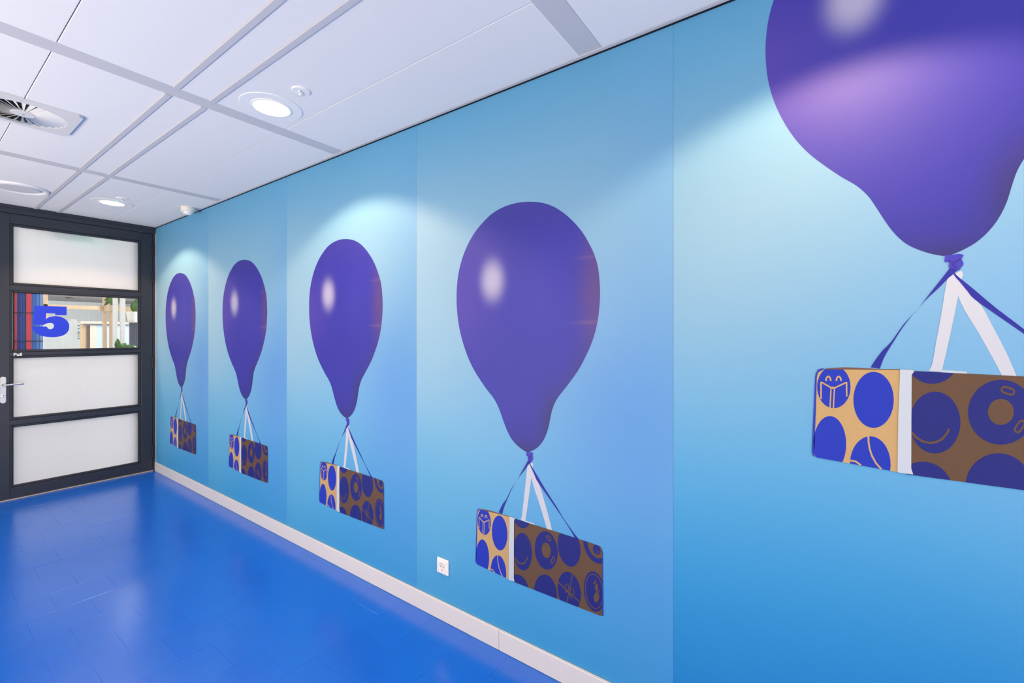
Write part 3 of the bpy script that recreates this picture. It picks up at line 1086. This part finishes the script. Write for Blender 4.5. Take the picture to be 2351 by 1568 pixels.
tube(lv, [(hx, YF - 0.008, zl), (hx, YF - 0.040, zl), (hx + 0.004, YF - 0.050, zl), (hx + 0.014, YF - 0.055, zl), (hx + 0.06, YF - 0.056, zl + 0.002), (xe - 0.004, YF - 0.054, zl + 0.002), (xe, YF - 0.053, zl + 0.002)], [0.0105, 0.0095, 0.0095, 0.0095, 0.009, 0.0085, 0.006], 14)
new_obj('lever', lv, M['metal'], hp, True)
cyl = bmesh.new()
lathe(cyl, [(0.0, 0.0), (0.0145, 0.0), (0.0145, 0.003), (0.013, 0.0042), (0.0, 0.0045)], 28)
o = new_obj('lock_cylinder', cyl, M['metal'], hp)
o.rotation_euler = (PI / 2, 0, 0)
o.location = (hx, YF - 0.0093, 0.961)
o2 = bmesh.new()
lathe(o2, [(0.0, 0.0), (0.0055, 0.0), (0.0055, 0.001), (0, 0.0012)], 16)
o = new_obj('keyhole', o2, M['black'], hp)
o.rotation_euler = (PI / 2, 0, 0)
o.location = (hx, YF - 0.0136, 0.962)

# ------------------------------------------------------------------ room behind the door
XR0, XR1 = -0.9, 7.0
HF = 2.76                                   # ceiling height of that room
Y0 = DY + 0.1
tinted('far_floor', (120, 125, 140), rough=0.4)
tinted('far_wall', (226, 230, 230), rough=0.7)
tinted('far_ceiling', (176, 172, 168), rough=0.9)
tinted('wood', (226, 196, 160), rough=0.5, noise=0.08, nscale=12)
tinted('wood_pale', (232, 222, 206), rough=0.5, noise=0.05, nscale=12)
tinted('post_white', (246, 244, 240), rough=0.5)
tinted('board_white', (236, 242, 240), rough=0.2)
tinted('leaf', (74, 120, 36), rough=0.4, noise=0.2, nscale=20)
tinted('rack_grey', (92, 96, 112), rough=0.5)
tinted('panel_blue', (205, 222, 244), rough=0.5)
tinted('grey_brown', (120, 104, 96), rough=0.6)  # even grey-brown for one partition panel and the round ceiling fittings
structure(box_obj('floor_beyond', (XR0 - 0.1, XR1 + 0.1, Y0, YFAR + 0.1, -0.1, 0.0), M['far_floor']))
structure(box_obj('ceiling_beyond', (XR0 - 0.1, XR1 + 0.1, Y0, YFAR + 0.1, HF, HF + 0.1), M['far_ceiling']))
structure(box_obj('wall_beyond_left', (XR0 - 0.1, XR0, Y0, YFAR, 0, HF), M['far_wall']))
structure(box_obj('wall_beyond_back', (XR0 - 0.1, XR1 + 0.1, YFAR, YFAR + 0.1, 0, HF), M['far_wall']))
bm = bmesh.new()
for (a, b, c, d) in ((Y0, 6.5, 0, HF), (19.5, YFAR, 0, HF), (6.5, 19.5, 0, 0.4), (6.5, 19.5, 2.6, HF)):
    box(bm, XR1, XR1 + 0.1, a, b, c, d)
structure(new_obj('wall_beyond_right', bm, M['far_wall']))
bm = bmesh.new()
box(bm, XR0 - 0.1, 0.47, Y0 - 0.0005, Y0 + 0.02, 0, HF)
box(bm, WX, XR1 + 0.1, Y0 - 0.0005, Y0 + 0.02, 0, HF)
box(bm, 0.47, WX, Y0 - 0.0005, Y0 + 0.02, H, HF)
structure(new_obj('wall_beyond_front', bm, M['far_wall']))

# unseen ceiling panels added to brighten the far room
for i, (lx, ly) in enumerate(((-0.25, 6.62), (2.6, 8.6))):
    t = empty('added_panel_light', (lx, ly, HF))
    tag(t, ('unseen ceiling panel added just behind the door to brighten the slats' if i == 0 else 'unseen ceiling panel added as fill deep in the far room'), 'panel light', 'added lights of the far room')
    box_obj('housing', (-0.6, 0.6, -0.15, 0.15, -0.03, 0), M['plastic'], t, bevel=0.004)
    box_obj('diffuser', (-0.57, 0.57, -0.12, 0.12, -0.034, -0.030), M['lamp_lit'], t)
    l = area('added_panel_beam', (0, 0, -0.04), (0, 0, 0), 1.1, 0.22, 18, (1.0, 0.97, 0.93))
    l.parent = t

# green exit sign over the door on the far side
x, z = on_y(188, 549, Y0 + 0.14)
es = empty('exit_sign', (x, Y0 + 0.045, H))
tag(es, 'green exit sign glowing through the top frosted pane', 'exit sign')
box_obj('sign_box', (-0.13, 0.13, -0.012, 0.012, -0.27, -0.12), M['exit_sign'], es, bevel=0.003)
for s in (-1, 1):
    box_obj('hanger', (s * 0.09 - 0.004, s * 0.09 + 0.004, -0.004, 0.004, -0.121, HF - H), M['metal'], es)


def C(px, py):                               # crop [0,640] x6.915 -> photo px
    return px / 6.915, 640 + py / 6.917


def slab(name, x0, x1, y0, y1, Y, th, m, parent, bevel=0.0, floor=False, top=False):
    """box whose front face spans the crop rectangle at depth Y; floor/top: carried down to the floor / up to the ceiling"""
    a = on_y(*C(x0, (y0 + y1) / 2), Y)
    b = on_y(*C(x1, (y0 + y1) / 2), Y)
    zt = on_y(*C((x0 + x1) / 2, y0), Y)[1]
    zb = on_y(*C((x0 + x1) / 2, y1), Y)[1]
    if floor:
        zb = 0.0
    if top:
        zt = HF
    return box_obj(name, (a[0], b[0], Y, Y + th, zb, zt), m, parent, bevel)


# striped slat divider at the left of the clear pane
dv = empty('slat_divider', (0.9, 7.0, 0))
DVY = 7.0
dv.location = (0, 0, 0)
tag(dv, 'room divider of blue and red vertical slats seen left behind the number 5', 'room divider')
random.seed(3)
xx = 150
while xx < 682:
    if xx < 225:
        cc = (30, 34, 60)
    elif xx < 268:
        cc = (205, 45, 38)
    elif xx < 372:
        cc = random.choice([(26, 56, 140), (30, 72, 160), (22, 40, 110)])
    elif xx < 418:
        cc = (28, 34, 84)
    elif xx < 496:
        cc = (224, 62, 66)
    elif xx < 630:
        cc = random.choice([(60, 110, 190), (78, 140, 208), (54, 100, 180)])
    else:
        cc = random.choice([(140, 170, 220), (110, 150, 214)])
    wd = 17 if xx < 372 or 418 < xx else 15
    nm = 'slat_%d_%d_%d' % cc
    if nm not in M:
        tinted(nm, cc, rough=0.45)
    a, b = on_y(*C(xx, 700), DVY)[0], on_y(*C(min(xx + wd, 684), 700), DVY)[0]
    box_obj('slat', (a + 0.0001, b - 0.0001, DVY, DVY + 0.03, 0.0, 2.3), M[nm], dv, bevel=0.001)
    xx += wd
a, b = on_y(*C(150, 700), DVY)[0], on_y(*C(684, 700), DVY)[0]
for py in (540, 990):
    z = on_y(*C(430, py), DVY)[1]
    box_obj('cross_wire', (a, b, DVY - 0.004, DVY, z - 0.004, z + 0.004), M['dark_metal'], dv)

# whiteboard on the far partition
WBY = 8.6
wbd = empty('whiteboard', (0, 0, 0))
tag(wbd, 'white magnet board with rounded corner and small coloured magnets', 'whiteboard')
x0, x1 = on_y(*C(560, 800), WBY)[0], on_y(*C(1272, 800), WBY)[0]
zt = on_y(*C(1100, 668), WBY)[1]
bm = bmesh.new()
rr = 0.06
loop = [(x0, 0.35), (x1, 0.35)] + [(x1 - rr + rr * math.cos(a), zt - rr + rr * math.sin(a)) for a in [PI / 2 * i / 8 for i in range(9)]] + [(x0, zt)]
f0 = [bm.verts.new((x, WBY, z)) for x, z in loop]
f1 = [bm.verts.new((x, WBY + 0.03, z)) for x, z in loop]
bm.faces.new(f0)
bm.faces.new(f1)
for i in range(len(loop)):
    bm.faces.new((f0[i], f0[(i + 1) % len(loop)], f1[(i + 1) % len(loop)], f1[i]))
bmesh.ops.recalc_face_normals(bm, faces=bm.faces)
new_obj('board', bm, M['board_white'], wbd)
for i, (py, cc) in enumerate(((745, (40, 70, 90)), (793, (40, 130, 170)), (845, (40, 50, 60)), (872, (50, 110, 90)), (908, (200, 110, 50)), (948, (60, 130, 120)))):
    tinted('magnet%d' % i, cc, rough=0.5)
    slab('magnet', 1243, 1262, py - 8, py + 8, WBY - 0.008, 0.008, M['magnet%d' % i], wbd)
slab('eraser', 1110, 1212, 648, 668, WBY, 0.03, M['post_white'], wbd, 0.004)
for s in (x0 + 0.3, x1 - 0.12):
    box_obj('foot_post', (s - 0.02, s + 0.02, WBY + 0.03, WBY + 0.06, 0, 0.9), M['metal'], wbd)

# timber frame with beams and posts
TBY = 7.9
tf = empty('timber_frame', (0, 0, 0))
tag(tf, 'pale timber post and beam frame right of the number 5', 'timber frame')
slab('beam', 690, 1600, 420, 480, 9.2, 0.08, M['wood'], tf)
slab('beam', 1590, 2215, 440, 520, TBY, 0.08, M['wood'], tf)
slab('beam', 1735, 1800, 418, 512, TBY - 0.25, 0.24, M['wood'], tf)
for a, b, Y, m in ((1643, 1700, TBY + 0.085, 'wood'), (1752, 1800, TBY + 0.085, 'wood')):
    slab('post', a, b, 300, 1100, Y, 0.06, M[m], tf, 0.002, floor=True, top=True)
for a, b in ((1806, 1872), (1920, 1990)):
    slab('post', a, b, 290, 1100, TBY - 0.32, 0.055, M['post_white'], tf, 0.002, floor=True, top=True)['label'] = 'white painted post'
bp = slab('corner_post', 690, 760, 250, 1100, 9.2, 0.06, M['wood'], tf, 0.002, floor=True, top=True)

# partition and cupboards at the back right
PYY = 9.6
cb = empty('partition_panel', (0, 0, 0))
tag(cb, 'timber edged partition with pale panels behind the posts', 'partition')
slab('top_rail', 1275, 2060, 680, 722, PYY, 0.06, M['wood_pale'], cb)
slab('side_panel', 1275, 1380, 722, 1110, PYY + 0.02, 0.04, M['wood'], cb, floor=True)
slab('trim_rail', 1330, 2060, 720, 738, PYY - 0.03, 0.03, M['rack_grey'], cb)
slab('side_panel', 1380, 1430, 738, 1110, PYY + 0.005, 0.03, M['grey_brown'], cb, floor=True)
slab('side_panel', 1430, 1525, 738, 1110, PYY - 0.01, 0.03, M['wood_pale'], cb, floor=True)
slab('side_panel', 1525, 2060, 738, 1110, PYY, 0.03, M['panel_blue'], cb, floor=True)

# shelf rack with potted plants at the right edge of the pane
rk = empty('mesh_rack', (0, 0, 0))
tag(rk, 'dark grey mesh rack at the right edge of the clear pane', 'rack')
RKY = 7.8
for i in range(9):
    xa = 2062 + i * 17
    slab('upright_bar', xa, xa + 12, 690, 1100, RKY, 0.02, M['rack_grey'], rk, floor=True)
slab('back_panel', 2055, 2225, 690, 1100, RKY + 0.022, 0.02, M['rack_grey'], rk, floor=True)
slab('shelf', 2000, 2230, 684, 692, RKY - 0.2, 0.30, M['wood_pale'], rk)


def leaf(bm, base, tip, wd, up):
    base, tip = Vector(base), Vector(tip)
    d = tip - base
    side = d.cross(Vector((0, 1, 0.2))).normalized()
    n = 6
    rows = []
    for i in range(n + 1):
        t = i / n
        p = base + d * t + Vector((0, -up * math.sin(PI * t), -0.02 * t * t))
        ww = wd * math.sin(PI * (0.06 + 0.94 * t) ** 0.8) if t < 1 else 0.001
        rows.append((bm.verts.new(p - side * ww), bm.verts.new(p + Vector((0, 0.006, 0))), bm.verts.new(p + side * ww)))
    for a, b in zip(rows, rows[1:]):
        bm.faces.new((a[0], a[1], b[1], b[0]))
        bm.faces.new((a[1], a[2], b[2], b[1]))


def plant(px, py, Y, pot, leaves, label, potm):
    x, z = on_y(*C(px, py), Y)
    if pot and pot[1] is None:                 # pot standing on the rack's shelf
        pot = (pot[0], z - on_y(*C(2100, 684), RKY - 0.2)[1])
    elif pot:
        pot = (pot[0], z)                      # tall planter standing on the floor
    t = empty('potted_plant', (x, Y, z))
    tag(t, label, 'potted plant', 'plants in the room behind the door')
    if pot:
        r, h = pot
        lathe_obj('pot', [(0, -h), (r * 0.72, -h), (r, 0), (r * 0.92, 0), (r * 0.9, -0.02), (0, -0.02)], potm, t, 28)
    for (a, b, c, d, wd) in leaves:
        p = on_y(*C(a, b), Y)
        q = on_y(*C(c, d), Y)
        bm = bmesh.new()
        leaf(bm, (p[0] - x, random.uniform(-0.02, 0.02), p[1] - z), (q[0] - x, random.uniform(-0.06, 0.04), q[1] - z), wd, 0.03)
        new_obj('leaf', bm, M['leaf'], t, True)


plant(2105, 525, RKY - 0.115, (0.07, None), [(2120, 520, 2150, 300, 0.05), (2160, 520, 2230, 260, 0.06), (2140, 500, 2110, 330, 0.035), (2190, 530, 2260, 420, 0.05)], 'green leafy plant in white pot on the mesh rack', M['post_white'])
plant(1790, 440, TBY - 0.14, None, [(1785, 290, 1660, 405, 0.03), (1800, 300, 1770, 420, 0.028), (1760, 285, 1650, 330, 0.02), (1880, 290, 1900, 345, 0.03)], 'hanging green leaves trailing over the timber beam', None)
plant(1850, 1110, TBY - 0.45, (0.07, 0.12), [(1850, 1100, 1880, 920, 0.03), (1890, 1110, 2010, 990, 0.035), (1960, 1115, 2120, 1040, 0.04), (2050, 1115, 2190, 1060, 0.04), (1860, 1100, 1960, 1020, 0.04)], 'green plant low behind the white posts', M['post_white'])

# ceiling fittings of the far room
for i, (px, py) in enumerate(((1150, 297), (865, 354))):
    d = ray(*C(px, py))
    tt = (HF - CAMZ) / d[2]
    t = lathe_obj('ceiling_spot', [(0.0, 0.0), (0.17, 0.0), (0.17, -0.03), (0.14, -0.04), (0.0, -0.035)], M['grey_brown'], None, 28, loc=(d[0] * tt, d[1] * tt, HF))
    t.location = (d[0] * tt, d[1] * tt, HF)
    tag(t, ('nearer' if i == 0 else 'farther') + ' dark round fitting on the ceiling behind the clear pane', 'ceiling fitting', 'round fittings on the far ceiling')
